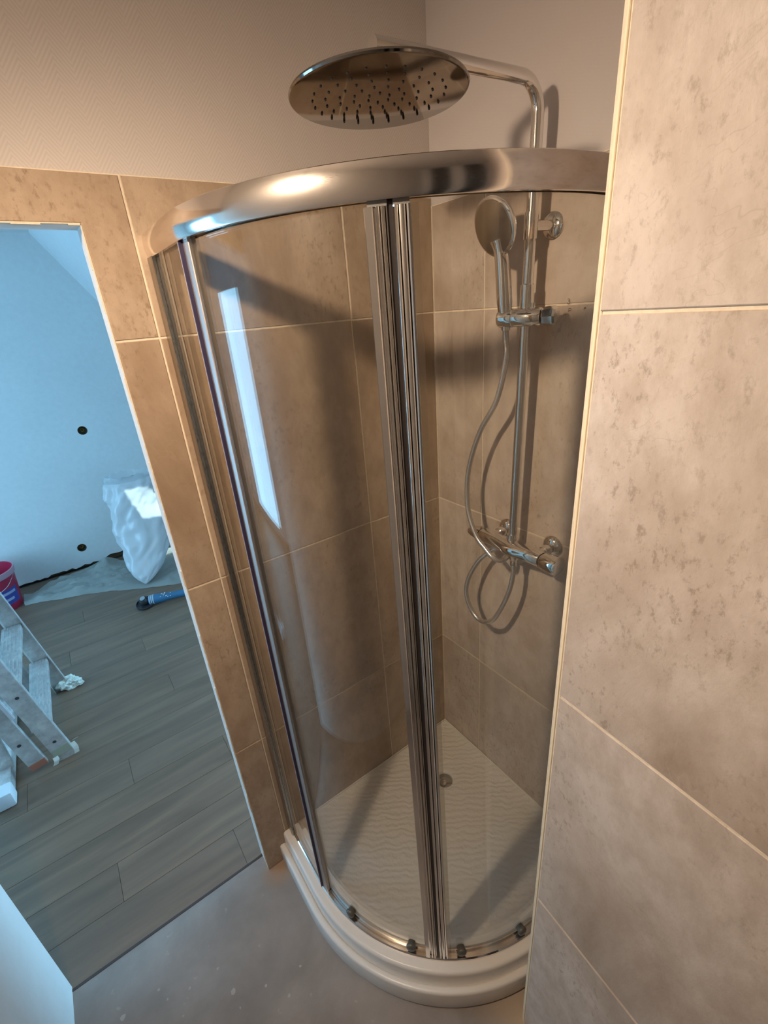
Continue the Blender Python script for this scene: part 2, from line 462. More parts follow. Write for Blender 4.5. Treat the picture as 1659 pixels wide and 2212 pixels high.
# plaster splashes on the screed
SPL = simple('plaster_splash', (.42, .385, .355), .9)
bm = nb()
for k in range(110):
    x = random.uniform(.55, 1.40); y = random.uniform(.05, 1.15)
    if (x < .88 and y < .85): continue
    r = random.choice([.0015, .002, .003, .004, .005, .008])
    n = 9; ph = random.random() * 6
    c = bm.verts.new((x, y, .0010)); ring = [bm.verts.new((x + r * random.uniform(.7, 1.2) * math.cos(2 * math.pi * i / n), y + r * random.uniform(.7, 1.2) * math.sin(2 * math.pi * i / n), .0002)) for i in range(n)]
    for i in range(n): bm.faces.new((c, ring[i], ring[(i + 1) % n]))
obj('plaster_splashes', bm, SPL, fl, kind='stuff')

# ------------------------------------------------------------------ lamp (just above the frame)
lt = thing('hanging_spotlight', 'small spotlight hanging on a cord just above the picture', 'lamp', tuple(LAMP))
la = LAMP_AIM.normalized()
bm = nb(); tube(bm, [LAMP - la * .06 + Vector((0, 0, .03)), Vector((LAMP.x - la.x * .06, LAMP.y - la.y * .06, ZC))], .003, 8); obj('cord', bm, BLACK, lt)
bm = nb(); lathe(bm, [(-.005, .036), (-.03, .034), (-.065, .022), (-.085, .014), (-.085, 0), (-.080, .010), (-.060, .018), (-.028, .030), (-.005, .034)], LAMP, la, 28, False); obj('lamp_housing', bm, BLACK, lt, True)
l = bpy.data.lights.new('spot_light', 'SPOT'); l.energy = LAMP_W; l.color = LAMP_COL; l.shadow_soft_size = .032
l.spot_size = math.radians(122); l.spot_blend = 1.0
lo = link('spot_light', l, lt); lo.rotation_euler = la.to_track_quat('-Z', 'Y').to_euler()
l = bpy.data.lights.new('spill_light', 'POINT'); l.energy = SPILL_W; l.color = LAMP_COL; l.shadow_soft_size = .05
lo = link('spill_light', l, lt); lo.location = la * .03

# ------------------------------------------------------------------ far room
FX0, FX1, FY, FZ = -.82, 3.2, -3.17, 2.46
SL = 1.535; XK = .785
far_floor = None
bm = nb(); box(bm, FX0, FX1 + .1, FY - .05, -.066, -.05, -.004)
ff = tag(obj('floor', bm, simple('dark_underlay', (.05, .04, .035), .8)), 'grey oak laminate floor of the room beyond the doorway', kind='structure')
# individual planks
pm = {}
y = -.068; row = 0
while y > FY + .02:
    y0 = max(y - .157, FY + .004); x = XE + .0 if False else FX1
    off = [0, .43, .86, .25, .70][row % 5]
    if row == 7: off = None
    # plank ends chosen so that one falls at x=.92 in the row y -1.165..-1.322
    xs = []
    base = .92 if row == 7 else .92 + .39 * row
    k0 = math.floor((FX0 - base) / 1.28)
    e = base + k0 * 1.28
    while e < FX1:
        xs.append((max(e, FX0), min(e + 1.28, FX1))); e += 1.28
    for a, b_ in xs:
        if b_ - a < .02: continue
        bm = nb(); cx, cy = (a + b_) / 2, (y + y0) / 2
        box(bm, a - cx + .0006, b_ - cx - .0006, y0 - cy + .0005, y - cy - .0005, -.006, .0004)
        bmesh.ops.bevel(bm, geom=[e_ for e_ in bm.edges if all(v.co.z > 0 for v in e_.verts)], offset=.0004, segments=1, affect='EDGES')
        link('plank', mesh_from(bm, 'plank', PLANK), ff, (cx, cy, 0))
    y -= .157; row += 1
# dark expansion strip at the threshold
bm = nb(); box(bm, XD, XE, -.0675, -.060, -.004, .0018)
tag(obj('trim_1', bm, simple('dark_threshold', (.06, .045, .04), .7)), 'thin dark threshold joint between screed and laminate', kind='structure')

# the far-room side of the bathroom wall, side walls
def hole_panel(outer, holes, fn, depth, name, mat):
    cu = bpy.data.curves.new('tmp', 'CURVE'); cu.dimensions = '2D'; cu.fill_mode = 'BOTH'; cu.extrude = depth / 2
    for lp in [outer] + holes:
        s = cu.splines.new('POLY'); s.points.add(len(lp) - 1); s.use_cyclic_u = True
        for p, q in zip(s.points, lp): p.co = (q[0], q[1], 0, 1)
    o = bpy.data.objects.new('tmp', cu); C.objects.link(o)
    me = bpy.data.meshes.new_from_object(o); C.objects.unlink(o); bpy.data.objects.remove(o); bpy.data.curves.remove(cu)
    for v in me.vertices: v.co = fn(v.co.x, v.co.y, v.co.z)
    me.name = name; me.materials.clear(); me.materials.append(mat)
    bm = nb(); bm.from_mesh(me); bmesh.ops.remove_doubles(bm, verts=bm.verts[:], dist=1e-5); bmesh.ops.recalc_face_normals(bm, faces=bm.faces[:]); bm.to_mesh(me); bm.free()
    return link(name, me)
def circ(cx, cy, r, n=28): return [(cx + r * math.cos(2 * math.pi * i / n), cy + r * math.sin(2 * math.pi * i / n)) for i in range(n)]
edge = []
x = FX0 - .05
while x < FX1:
    edge.append((x, .022 + random.uniform(-.012, .010) + (.03 if .8 < x < 1.02 else 0))); x += random.uniform(.012, .05)
edge.append((FX1, .02))
outer = edge + [(FX1, 2.6), (FX0 - .05, 2.6)]
SOCK = [(.870, 1.118), (1.151, .182)]
wf = hole_panel(outer, [circ(a, b_, .031) for a, b_ in SOCK], lambda u, v, d: Vector((u, FY - .006 + d, v)), .012, 'wall_far', WHITE_WALL)
tag(wf, 'far white wall of the room beyond, seen bluish through the doorway', kind='structure')
bm = nb(); box(bm, FX0 - .05, FX1 + .1, FY - .10, FY - .045, -.02, 2.6)
bk = tag(obj('wall_masonry', bm, simple('brown_masonry', (.16, .10, .05), .95)), 'rough masonry behind the far plasterboard', kind='structure')
for (a, b_), lab in zip(SOCK, ('round electrical box hole at mid height of the far wall', 'round electrical box hole low on the far wall above the plastic sheet')):
    t = thing('junction_box', lab, 'junction box', (a, FY - .012, b_))
    bm = nb(); lathe(bm, [(-.034, .0), (-.034, .027), (.006, .0295), (.012, .0310), (.0125, .0335), (.0110, .0335)], (a, FY - .012, b_), (0, 1, 0), 28, False)
    obj('housing', bm, simple('dark_box_plastic', (.07, .06, .035), .6), t, True)
    bm = nb()
    for q in range(3):
        ph = 2.1 * q + 1
        tube(bm, catmull([(a + .016 * math.cos(ph), FY - .044, b_ + .016 * math.sin(ph)), (a + .010 * math.cos(ph + 1), FY - .030, b_ + .012 * math.sin(ph + 1)), (a + .013 * math.cos(ph + 2), FY - .020, b_ + .010 * math.sin(ph + 2))], 5), .0022, 8)
    obj('wires', bm, simple('ochre_wire', (.45, .30, .06), .5), t, True, kind='stuff')

FAR_PAINT = plaster_mat('far_room_paint', (.80, .82, .83))
bm = nb(); box(bm, -2.42, -.10, YW - .0, YW + .1, 0, 2.6)
tag(obj('wall_near', bm, FAR_PAINT), kind='structure', label='wall of the far room right of the bathroom')
DX, DY = -2.30, -1.42      # dormer depth and its cheek
bm = nb(); box(bm, DX, FX0, DY - .1, YW, -.05, -.004); obj('dormer_floor', bm, simple('dormer_boards', (.30, .22, .16), .6), ff)
bm = nb(); prism(bm, [(DX, 0), (FX0, 0), (XK, 2.46), (DX, 2.46)], lambda u, v, d: Vector((u, d, v)), DY - .1, DY)
tag(obj('wall_dormer_cheek', bm, FAR_PAINT), kind='structure', label='cheek wall of the dormer')
bm = nb(); box(bm, DX - .12, DX, DY - .1, -1.32, 0, 2.6); box(bm, DX - .12, DX, -.20, YW, 0, 2.6)
box(bm, DX - .12, DX, -1.32, -.20, 0, .30); box(bm, DX - .12, DX, -1.32, -.20, 2.30, 2.6)
tag(obj('wall_dormer_front', bm, FAR_PAINT), kind='structure', label='dormer wall with its window')
bm = nb()
for a, b_, c, d_ in ((-1.32, -1.27, .30, 2.30), (-.25, -.20, .30, 2.30), (-1.27, -.25, .30, .35), (-1.27, -.25, 2.25, 2.30), (-.79, -.73, .35, 2.25)):
    box(bm, DX - .08, DX - .03, a, b_, c, d_)
tag(obj('window_2', bm, simple('white_dormer_frame', (.8, .8, .8), .4)), kind='structure', label='white dormer window of the far room')
bm = nb(); box(bm, XE + .1, FX1, YW, YW + .1, 0, 2.6)
tag(obj('wall_hall', bm, FAR_PAINT), kind='structure', label='wall of the far room left of the doorway')
# knee wall
bm = nb(); box(bm, FX0 - .05, FX0, FY - .05, DY - .1, 0, .6)
tag(obj('wall_knee', bm, FAR_PAINT), kind='structure', label='low knee wall under the roof slope')
# left wall of far room with window
WY0, WY1, WZ0, WZ1 = -2.45, -1.35, .10, 2.05
bm = nb()
box(bm, FX1, FX1 + .12, FY - .05, WY0, 0, 2.6); box(bm, FX1, FX1 + .12, WY1, YW + .1, 0, 2.6)
box(bm, FX1, FX1 + .12, WY0, WY1, 0, WZ0); box(bm, FX1, FX1 + .12, WY0, WY1, WZ1, 2.6)
tag(obj('wall_window_side', bm, FAR_PAINT), kind='structure', label='far room wall with the window')
bm = nb()
for a, b_, c, d_ in ((WY0, WY0 + .05, WZ0, WZ1), (WY1 - .05, WY1, WZ0, WZ1), (WY0 + .05, WY1 - .05, WZ0, WZ0 + .05), (WY0 + .05, WY1 - .05, WZ1 - .05, WZ1), ((WY0 + WY1) / 2 - .03, (WY0 + WY1) / 2 + .03, WZ0 + .05, WZ1 - .05)):
    box(bm, FX1 + .03, FX1 + .08, a, b_, c, d_)
tag(obj('window_1', bm, simple('white_pvc', (.82, .82, .82), .35)), kind='structure', label='white window of the far room')
# ceiling: flat part and slope with the sun opening
SL = 1.535; XK = .785
def slp(x): return 2.452 - SL * (XK - x)
bm = nb(); box(bm, XK, FX1 + .1, FY - .05, YW, FZ, FZ + .06); box(bm, DX - .1, XK, DY - .06, YW, FZ, FZ + .06)
tag(obj('ceiling_far', bm, FAR_PAINT), kind='structure', label='flat ceiling of the far room')
sd = Vector((1, 0, SL)).normalized(); sn = Vector((SL, 0, -1)).normalized()   # along slope (up), inward normal
SO = Vector((XK, 0, 2.452))
def fnS(u, v, d): return SO - sd * u + Vector((0, v, 0)) - sn * d           # u down the slope, v = y, d outward
Ltot = (XK - FX0) / sd.x
def sun_hit(x, z, y=-2.67):
    k = SUN_D / abs(SUN_D.y); t = (2.452 - SL * (XK - x) - z) / (-k.z + SL * k.x)
    return ((XK - (x - k.x * t)) / sd.x, y + t)
SUN_CUT = [sun_hit(.765, .725), sun_hit(.735, .39), sun_hit(.20, .40), sun_hit(.20, .725)]      # unseen opening, shaped to throw the sun patch onto the sack
ws = hole_panel([(-.03, FY - .05), (Ltot, FY - .05), (Ltot, DY), (-.03, DY)], [SUN_CUT], lambda u, v, d: fnS(u, v, d + .006), .012, 'ceiling_slope', FAR_PAINT)
tag(ws, 'sloping attic ceiling of the far room', kind='structure')
bm = nb(); box(bm, .45, FX1 + .1, FY - .1, YW, 2.62, 2.66)  # unseen cover, added to stop sun leaking through the ceiling seam
tag(obj('sun_block_cover', bm, CEIL), kind='structure', label='added cover above the far room that blocks leaking sun')

# ------------------------------------------------------------------ shower tray
def quad(cx, cy, R, n=40, na=10):
    """quadrant outline: from (cx+R, 0) straight, round, straight to (0, cy+R)"""
    P = [(cx + R, cy * i / na) for i in range(na)]
    P += [(cx + R * math.cos(a), cy + R * math.sin(a)) for a in (math.pi / 2 * i / n for i in range(n + 1))]
    P += [(cx * (1 - i / na), cy + R) for i in range(1, na + 1)]
    return P
def loft(bm, rings, closed=False):
    V = [[bm.verts.new(p) for p in r] for r in rings]
    n = len(V)
    for i in range(n if closed else n - 1):
        a, b_ = V[i], V[(i + 1) % n]
        for k in range(len(a) - 1): bm.faces.new((a[k], a[k + 1], b_[k + 1], b_[k]))
    return V
TCX, TCY, TR = .258, .228, .550
tray = thing('shower_tray', 'white quadrant shower tray with rippled floor and stepped rounded rim', 'shower tray', (0, 0, 0))
sec = [(.003, .001), (0, .010), (0, .072), (.0012, .0775), (.0045, .0808), (.0135, .0812), (.0175, .0798), (.0198, .0768), (.0212, .073), (.0222, .074), (.0225, .122), (.0238, .1285), (.0270, .1322), (.0320, .1335), (.0700, .1335), (.0745, .1320), (.080, .1270)]
rings = [[(x, y, z) for x, y in quad(TCX, TCY, TR - d)] for d, z in sec]
bm = nb(); V = loft(bm, rings)
# end caps are against the walls; close underneath
bm.faces.new([v for v in V[0]] + [bm.verts.new((0, 0, .001))])
obj('rim', bm, TRAY, tray, True, angle=50)
# recessed floor with a drain hole: polar mesh around the drain
DRX, DRY, DRR = .192, .204, .0325
bm = nb()
outl = quad(TCX, TCY, TR - .080, 40, 12)
tipn = 26
outl = outl + [(0, (TCY + TR - .080) * (1 - i / tipn)) for i in range(1, tipn)] + [(.0, .0)] + [((TCX + TR - .080) * i / tipn, 0) for i in range(1, tipn)]
def fz(x, y, t):
    # floor height: falls gently to the drain, raised along the tiled walls
    d = math.hypot(x - DRX, y - DRY); z = .1165 + .006 * min(1, d / .45)
    we = min(x, y); z += .0085 * max(0, 1 - we / .045) ** 1.5
    return z
rs = []
steps = [0, .0015, .004] + [.012 + .988 * (k / 22) ** 1.0 for k in range(23)]
for t in [1.0, .985, .965, .945, .92, .88, .84, .8, .75, .7, .64, .58, .52, .46, .4, .34, .28, .22, .17, .12, .08, .05, .02, 0]:
    r = []
    for (x, y) in outl:
        a = math.atan2(y - DRY, x - DRX); ix, iy = DRX + DRR * math.cos(a), DRY + DRR * math.sin(a)
        px, py = ix + (x - ix) * t, iy + (y - iy) * t
        z = fz(px, py, t)
        if t == 1.0:
            z = .127 if (x > 1e-6 and y > 1e-6) else .1315
        d = math.hypot(px - DRX, py - DRY)
        z += .0016 * math.exp(-((d - .050) / .006) ** 2)
        if t == 0: z = .1150
        r.append((px, py, z))
    rs.append(r)
rs.append([(DRX + (DRR - .002) * math.cos(a), DRY + (DRR - .002) * math.sin(a), .108) for a in (math.atan2(y - DRY, x - DRX) for x, y in outl)])
VV = []
for r in rs:
    VV.append([bm.verts.new(p) for p in r])
n = len(outl)
for a, b_ in zip(VV, VV[1:]):
    for k in range(n): bm.faces.new((a[k], a[(k + 1) % n], b_[(k + 1) % n], b_[k]))
obj('tray_floor', bm, TRAYF, tray, True)
DR = thing('drain', 'chrome plug in the round waste hole of the white shower tray', 'drain', (DRX, DRY, .09))
bm = nb(); lathe(bm, [(0, .0), (0, .0295), (.0195, .0298), (.0195, .0312), (.0165, .0312), (-.001, .0312), (-.0015, 0)], (DRX, DRY, .090), (0, 0, 1), 32)
obj('cup', bm, simple('pale_drain_cup', (.36, .33, .29), .4), DR, True)
bm = nb(); lathe(bm, [(0, .0), (.0, .0125), (.003, .0138), (.007, .0120), (.009, .006), (.0095, 0)], (DRX + .004, DRY - .004, .0915), (.05, 0, 1), 24)
obj('plug', bm, CHROME, DR, True)
bm = nb()
for k in range(3):
    a = 2.1 * k + .4; obox(bm, (DRX, DRY, .0935), (DRX + .028 * math.cos(a), DRY + .028 * math.sin(a), .0945), (-math.sin(a), math.cos(a), 0), .004, .003)
obj('spokes', bm, CHROME, DR)
# clear silicone along the tiles
bm = nb(); tube(bm, [(TCX + TR - .085, .002, .1315), (.003, .003, .1325), (.002, TCY + TR - .085, .1315)], .0030, 8)
tag(obj('trim_2', bm, simple('white_silicone', (.80, .76, .69), .35), None, True), 'white silicone joint between tray and tiles', kind='structure')

# ------------------------------------------------------------------ quadrant enclosure
ECX, ECY, ER = .265, .2060, .500        # outer face radius at the rail
Z0, Z1 = .1335, 1.9935
def lean(x, y, z): return (x, y * (1 + .040 * (1.95 - z) / 1.82), z)
enc = thing('shower_enclosure', 'curved glass shower enclosure with polished metal rail and two sliding doors', 'shower enclosure', (0, 0, 0))
def sweep_band(name, section, mat, parent, trim=0.0, s0=0.0, s1=1.0, n=90):
    """section: closed list of (d inward, z)"""
    bm = nb(); rings = []
    for d, z in section:
        P = quad(ECX, ECY, ER - d, 64, 10)
        rings.append([lean(x, y, z) for x, y in P])
    V = loft(bm, rings, True)
    bm.faces.new([v[0] for v in V]); bm.faces.new([v[-1] for v in V][::-1])
    return obj(name, bm, mat, parent, True, angle=35)
# top rail: slightly convex tall face, small lip below, hollow inside
zb, zt = 1.9490, Z1
face = [(.0015 + .0030 * (2 * k / 10 - 1) ** 2 * 1.0 - .0015, zb + .0015 + (zt - zb - .003) * k / 10) for k in range(11)]
sweep_band('top_rail', face + [(.006, zt), (.034, zt), (.036, zt - .002), (.036, zb + .006), (.030, zb + .002), (.030, zb + .012), (.010, zb + .012), (.010, zb), (.004, zb)], RAIL, enc)
sweep_band('bottom_rail', [(.006, Z0 + .0002), (.006, Z0 + .007), (.009, Z0 + .010), (.0135, Z0 + .010), (.0135, Z0 + .004), (.026, Z0 + .004), (.026, Z0 + .012), (.029, Z0 + .012), (.031, Z0 + .009), (.031, Z0 + .0002)], ALU, enc)
# white inner water bar on the tray
sweep_band('water_bar', [(.037, Z0 + .0002), (.037, Z0 + .0035), (.040, Z0 + .0050), (.046, Z0 + .0050), (.049, Z0 + .003), (.050, Z0 + .0002)], TRAY, enc)
QL = ECY + math.pi / 2 * ER + ECX
def pt(s, d, z):
    """s arclength on the outer curve (m), d inward"""
    if s < ECY: x, y = ECX + ER - d, s
    elif s < ECY + math.pi / 2 * ER:
        a = (s - ECY) / ER; x, y = ECX + (ER - d) * math.cos(a), ECY + (ER - d) * math.sin(a)
    else: x, y = ECX - (s - ECY - math.pi / 2 * ER), ECY + ER - d
    return lean(x, y, z)
def glass(name, s0, s1, d, z0, z1, parent, th=.0055, n=28):
    bm = nb(); S = [s0 + (s1 - s0) * i / n for i in range(n + 1)]
    rings = []
    for dd, z in ((d, z0), (d, z1), (d + th, z1), (d + th, z0)):
        rings.append([pt(s, dd, z) for s in S])
    V = loft(bm, rings, True); bm.faces.new([v[0] for v in V]); bm.faces.new([v[-1] for v in V][::-1])
    return obj(name, bm, GLASS, parent, True, angle=30)
def stile(name, s, poly, z0, z1, mat, parent, smooth=True):
    """poly: (t along curve, d inward) outline extruded vertically"""
    bm = nb(); a = [bm.verts.new(pt(s + t, d, z0)) for t, d in poly]; b_ = [bm.verts.new(pt(s + t, d, z1)) for t, d in poly]
    k = len(poly); bm.faces.new(a[::-1]); bm.faces.new(b_)
    for i in range(k): bm.faces.new((a[i], a[(i + 1) % k], b_[(i + 1) % k], b_[i]))
    return obj(name, bm, mat, parent, smooth, angle=28)
ZG0, ZG1 = Z0 + .004, zb + .013
SB = .228                    # left fixed panel ends here
SCm = ECY + math.radians(49.5) * ER     # the two doors meet here
SR = QL - .235
ZD0, ZD1 = Z0 + .010, zb + .004
# wall profiles
for nm, ss, sg in (('wall_profile', .0, 1), ('wall_profile', QL, -1)):
    P = [(0, -.0), (0, .030), (.008, .030), (.008, .024), (.026, .024), (.033, .020), (.033, .017), (.028, .017), (.028, .008), (.033, .008), (.033, .002), (.026, .0), (.010, .0015)]
    stile(nm, ss, [(t * sg + .0006 * sg, d + .001) for t, d in P], Z0 + .0045, zb + .001, ALU_MATT, enc)
# fixed panels
fp = glass('fixed_panel', .029, SB, .0100, ZG0, ZG1, enc)
glass('fixed_panel', SR, QL - .029, .0100, ZG0, ZG1, enc)
# end stile of the left fixed panel: pale fin, dark seal, matt channel
fpp = fp
stile('seal_fin', SB, [(-.006, .006), (-.006, .010), (-.0015, .010), (-.0015, .006)], ZG0, ZD1, simple('pale_seal', (.62, .60, .62), .3), enc)
stile('dark_seal', SB, [(-.0015, .005), (-.0015, .016), (.0030, .016), (.0030, .005)], ZG0, ZD1, DARKSEAL, enc)
# doors
dl = glass('sliding_door', SB - .035, SCm - .030, .0195, ZD0, ZD1, enc, n=44)
dr = glass('sliding_door', SCm + .026, SR + .035, .0195, ZD0, ZD1, enc, n=44)
dl['label'] = 'left curved glass door'; dr['label'] = 'right curved glass door'
def ribs(t0, t1, d0, d1, nr, amp):
    P = []
    for i in range(nr * 8 + 1):
        t = t0 + (t1 - t0) * i / (nr * 8); P.append((t, d0 - amp * abs(math.sin(math.pi * i / 8)) ** .6))
    return P
# trailing stile of the left door, seen beside the dark seal
stile('door_stile', SB, [(.0035, .0115), (.0035, .026), (.027, .026), (.027, .0135), (.0262, .0122), (.0240, .0115)], ZD0, ZD1, ALU_STILE, dl)
stile('clear_seal', SB, ribs(.0280, .0390, .0165, 0, 2, .003) + [(.039, .026), (.028, .026)], ZD0, ZD1, CLEARSEAL, dl)
# closing stiles in the middle: flat band, ribs, black gap, ribs, pale edge, clear fin
LB = [(-.0350, .0200), (-.0350, .0090), (-.0340, .0075), (-.0240, .0070), (-.0225, .0080), (-.0220, .0150), (-.0200, .0150), (-.0195, .0095), (-.0180, .0080), (-.0150, .0080), (-.0140, .0095), (-.0132, .0130), (-.0122, .0095), (-.0105, .0075), (-.0080, .0075), (-.0068, .0095), (-.0062, .0130), (-.0056, .0105), (-.0040, .0105), (-.0038, .034), (-.030, .034)]
stile('door_stile', SCm, LB, ZD0, ZD1 - .010, ALU, dl)
RB = [(.0038, .034), (.0038, .0100), (.0060, .0080), (.0085, .0076), (.0100, .0090), (.0106, .0120), (.0120, .0085), (.0150, .0072), (.0180, .0074), (.0200, .0088), (.0207, .0125), (.0217, .0090), (.0240, .0072), (.0265, .0080), (.0275, .0110), (.0275, .030), (.024, .034)]
stile('door_stile', SCm, RB, ZD0, ZD1 - .010, ALU, dr)
stile('magnet_seal', SCm, [(-.0034, .0125), (-.0034, .030), (.0034, .030), (.0034, .0125)], ZD0, ZD1 - .004, BLACK, dl)
stile('clear_seal', SCm, [(.0278, .015), (.0278, .027), (.0380, .0215), (.0380, .0195)], ZD0, ZD1 - .008, CLEARSEAL, dr)
# stile end caps at the head
for a, b_, dr_ in ((-.030, -.004, dl), (.004, .026, dr)):
    stile('end_cap', SCm, [(a, .010), (a, .033), (b_, .033), (b_, .010)], ZD1 - .010, ZD1 + .004, simple('grey_end_cap', (.16, .155, .15), .4), dr_)
stile('clear_seal', SR, [(-.0005, .006), (-.0005, .018), (.006, .018), (.006, .006)], ZG0, ZD1, CLEARSEAL, enc)
# bottom door wheels
WH = simple('grey_wheel', (.10, .098, .085), .35)
def s_of(x, y): return ECY + math.atan2(y - ECY, x - ECX) * ER
for (x, y), dd in (((.731, .355), dl), ((.642, .530), dl), ((.540, .632), dr), ((.362, .700), dr)):
    s = s_of(x, y); zc = Z0 + .030
    p = Vector(pt(s, .0190, zc)); q = Vector(pt(s, -.02, zc)); ax = (q - p).normalized()
    bm = nb(); lathe(bm, [(-.009, 0), (-.009, .010), (.0, .0115), (.0035, .0140), (.0075, .0138), (.0105, .0115), (.0125, .0070), (.0130, 0)], p, ax, 28)
    wq = obj('wheel', bm, WH, dd, True)

# ------------------------------------------------------------------ shower column
col = thing('shower_column', 'chrome shower column with riser pipe and overhead arm on the tiled wall', 'shower column', (0, 0, 0))
RXX = .060
rt, rb_ = Vector((RXX, .3915, 2.152)), Vector((RXX, .3765, 1.205))
br = .050; ytop = .392
arc = [Vector((RXX + br - br * math.cos(a), ytop, 2.152 + br * math.sin(a))) for a in (math.pi / 2 * i / 12 for i in range(13))]
bm = nb(); tube(bm, [rb_, rb_.lerp(rt, .5)] + arc + [Vector((.458, .3945, 2.186))], .0122, 24)
obj('riser_pipe', bm, CHROME, col, True)
# sleeve joint on the riser above the slider
def rp(z): return rb_ + (rt - rb_) * ((z - rb_.z) / (rt.z - rb_.z))
bm = nb(); lathe(bm, [(0, .012), (0, .0150), (.050, .0150), (.052, .0125)], rp(1.797), (rt - rb_), 28, False)
obj('sleeve', bm, CHROME, col, True)
# wall bracket
bm = nb(); lathe(bm, [(0, .0), (0, .0265), (.004, .0270), (.0085, .0235), (.0115, .0150), (.0125, .0)], (0.0, .402, 1.961), (1, 0, 0), 36)
obj('bracket_rosette', bm, CHROME, col, True)
bm = nb(); tube(bm, [(.008, .402, 1.961), (.034, .398, 1.961), (.052, .392, 1.961)], [.0105, .0105, .0115], 24)
obj('bracket_arm', bm, CHROME, col, True)
bm = nb(); lathe(bm, [(0, .0125), (0, .0150), (.050, .0150), (.050, .0125)], rp(1.936), (rt - rb_), 28, False)
obj('bracket_collar', bm, CHROME, col, True)

# rain head
HC = Vector((.452, .3945, 2.124)); HR = .1405
hd = thing('rain_shower_head', 'large round flat rain shower head hanging from the overhead arm', 'shower head', (0, 0, 0))
bm = nb()
lathe(bm, [(0, .0), (0, HR - .004), (.0012, HR - .0015), (.0035, HR), (.0062, HR - .001), (.0075, HR - .004), (.0085, .10), (.0100, .05), (.0125, .026), (.020, .020), (.0225, .0)], HC, (0, 0, 1), 96)
obj('head_plate', bm, HEADCHROME, hd, True, angle=30)
bm = nb(); lathe(bm, [(.020, 0), (.020, .0165), (.036, .0165), (.040, .0140), (.046, .0130), (.056, .0130), (.056, 0)], HC, (0, 0, 1), 28)
obj('swivel_nut', bm, CHROME, hd, True)
bmn = nb(); lathe(bmn, [(0, .0020), (-.0006, .0020), (-.0012, .0017), (-.0020, .0011), (-.0022, 0)], (0, 0, 0), (0, 0, 1), 10)
nozm = mesh_from(bmn, 'nozzle', simple('dark_silicone_nozzle', (.06, .05, .045), .5), True)
for ring, cnt in ((.018, 6), (.040, 12), (.062, 16), (.084, 20), (.104, 24)):
    for k in range(cnt):
        a = 2 * math.pi * (k + .5 * (cnt % 8 == 4)) / cnt
        link('nozzle', nozm, hd, (HC.x + ring * math.cos(a), HC.y + ring * math.sin(a), HC.z))

# slider / holder
hold = thing('handset_holder', 'chrome slider with conical holder clamped on the riser pipe', 'shower holder', (0, 0, 0))
ha, hb = Vector((.098, .338, 1.780)), Vector((.052, .470, 1.780)); hd_ = (hb - ha).normalized(); HLn = (hb - ha).length
bm = nb(); lathe(bm, [(-.002, 0), (-.002, .014), (.001, .0185), (.006, .0205), (.034, .0205), (.0355, .0190), (.0365, .0190), (.038, .0195), (.098, .0195), (.1005, .0180), (.1015, 0)], ha, hd_, 32)
obj('slider_body', bm, CHROME, hold, True)
bm = nb()
prof = [(.1025, 0), (.1025, .0160), (.106, .0195), (.128, .0215), (.133, .0200), (.137, .010), (.1375, 0)]
lathe(bm, prof, ha, hd_, 8)
obj('clamp_knob', bm, CHROME, hold, True, angle=20)
bm = nb(); tube(bm, [(ha + hd_ * .080 + Vector((0, 0, .017))), (ha + hd_ * .080 + Vector((0, 0, .029)))], .0045, 14); obj('release_pin', bm, CHROME, hold, True)

# handset
hs = thing('hand_shower', 'round chrome hand shower standing in the holder, facing the doors', 'hand shower', (0, 0, 0))
hc = Vector((.118, .338, 1.965)); hn = Vector((.90, -.10, -.30)).normalized()
grip0 = ha + hd_ * .018 + Vector((.000, 0, -.014)); 
neck = hc - hn * .018 + Vector((-.000, .004, -.052))
bm = nb()
lathe(bm, [(-.030, 0), (-.029, .017), (-.024, .036), (-.014, .052), (-.005, .0582), (0, .0600), (.003, .0595), (.0045, .0570), (.0050, .0558), (.0060, .030), (.0068, 0)], hc, hn, 56)
obj('handset_head', bm, CHROME, hs, True, angle=40)
bm = nb(); lathe(bm, [(.0052, .0), (.0052, .054), (.0066, .0532), (.0076, .030), (.0082, 0)], hc, hn, 56)
obj('spray_face', bm, metal('grey_chrome_face', (.50, .49, .46), .16), hs, True)
gp = catmull([hc - hn * .016 + Vector((0, .002, -.030)), neck, neck.lerp(grip0, .30) + Vector((-.001, 0, 0)), neck.lerp(grip0, .65), grip0], 8)
nR = len(gp); rr = [.022 - .0055 * min(1, i / 8) if i < 9 else .0165 + .0012 * math.sin((i - 9) / (nR - 9) * math.pi) - .0035 * max(0, (i - nR + 8) / 8) for i in range(nR)]
bm = nb(); tube(bm, gp, rr, 24); obj('handle', bm, CHROME, hs, True)
bm = nb(); lathe(bm, [(0, 0), (0, .0098), (.020, .0112), (.0205, 0)], grip0 + Vector((0, 0, -.012)), (0, 0, 1), 20); obj('hose_nut', bm, CHROME, hs, True)

# thermostatic mixer
mx = thing('thermostatic_mixer', 'chrome thermostatic bar mixer on two round wall rosettes', 'shower mixer', (0, 0, 0))
def bar_section(y, cz, rx, rz, cx=.072, n=28, e=2.6, lift=0):
    P = []
    for k in range(n):
        a = 2 * math.pi * k / n; c, s = math.cos(a), math.sin(a)
        P.append((cx + rx * abs(c) ** (2 / e) * (1 if c > 0 else -1), y, cz + rz * abs(s) ** (2 / e) * (1 if s > 0 else -1)))
    return P
def bar(name, secs, mat, parent):
    bm = nb(); V = [[bm.verts.new(p) for p in s] for s in secs]; n = len(V[0])
    for a, b_ in zip(V, V[1:]):
        for k in range(n): bm.faces.new((a[k], a[(k + 1) % n], b_[(k + 1) % n], b_[k]))
    bm.faces.new(V[0][::-1]); bm.faces.new(V[-1])
    return obj(name, bm, mat, parent, True, angle=45)
zc = 1.180
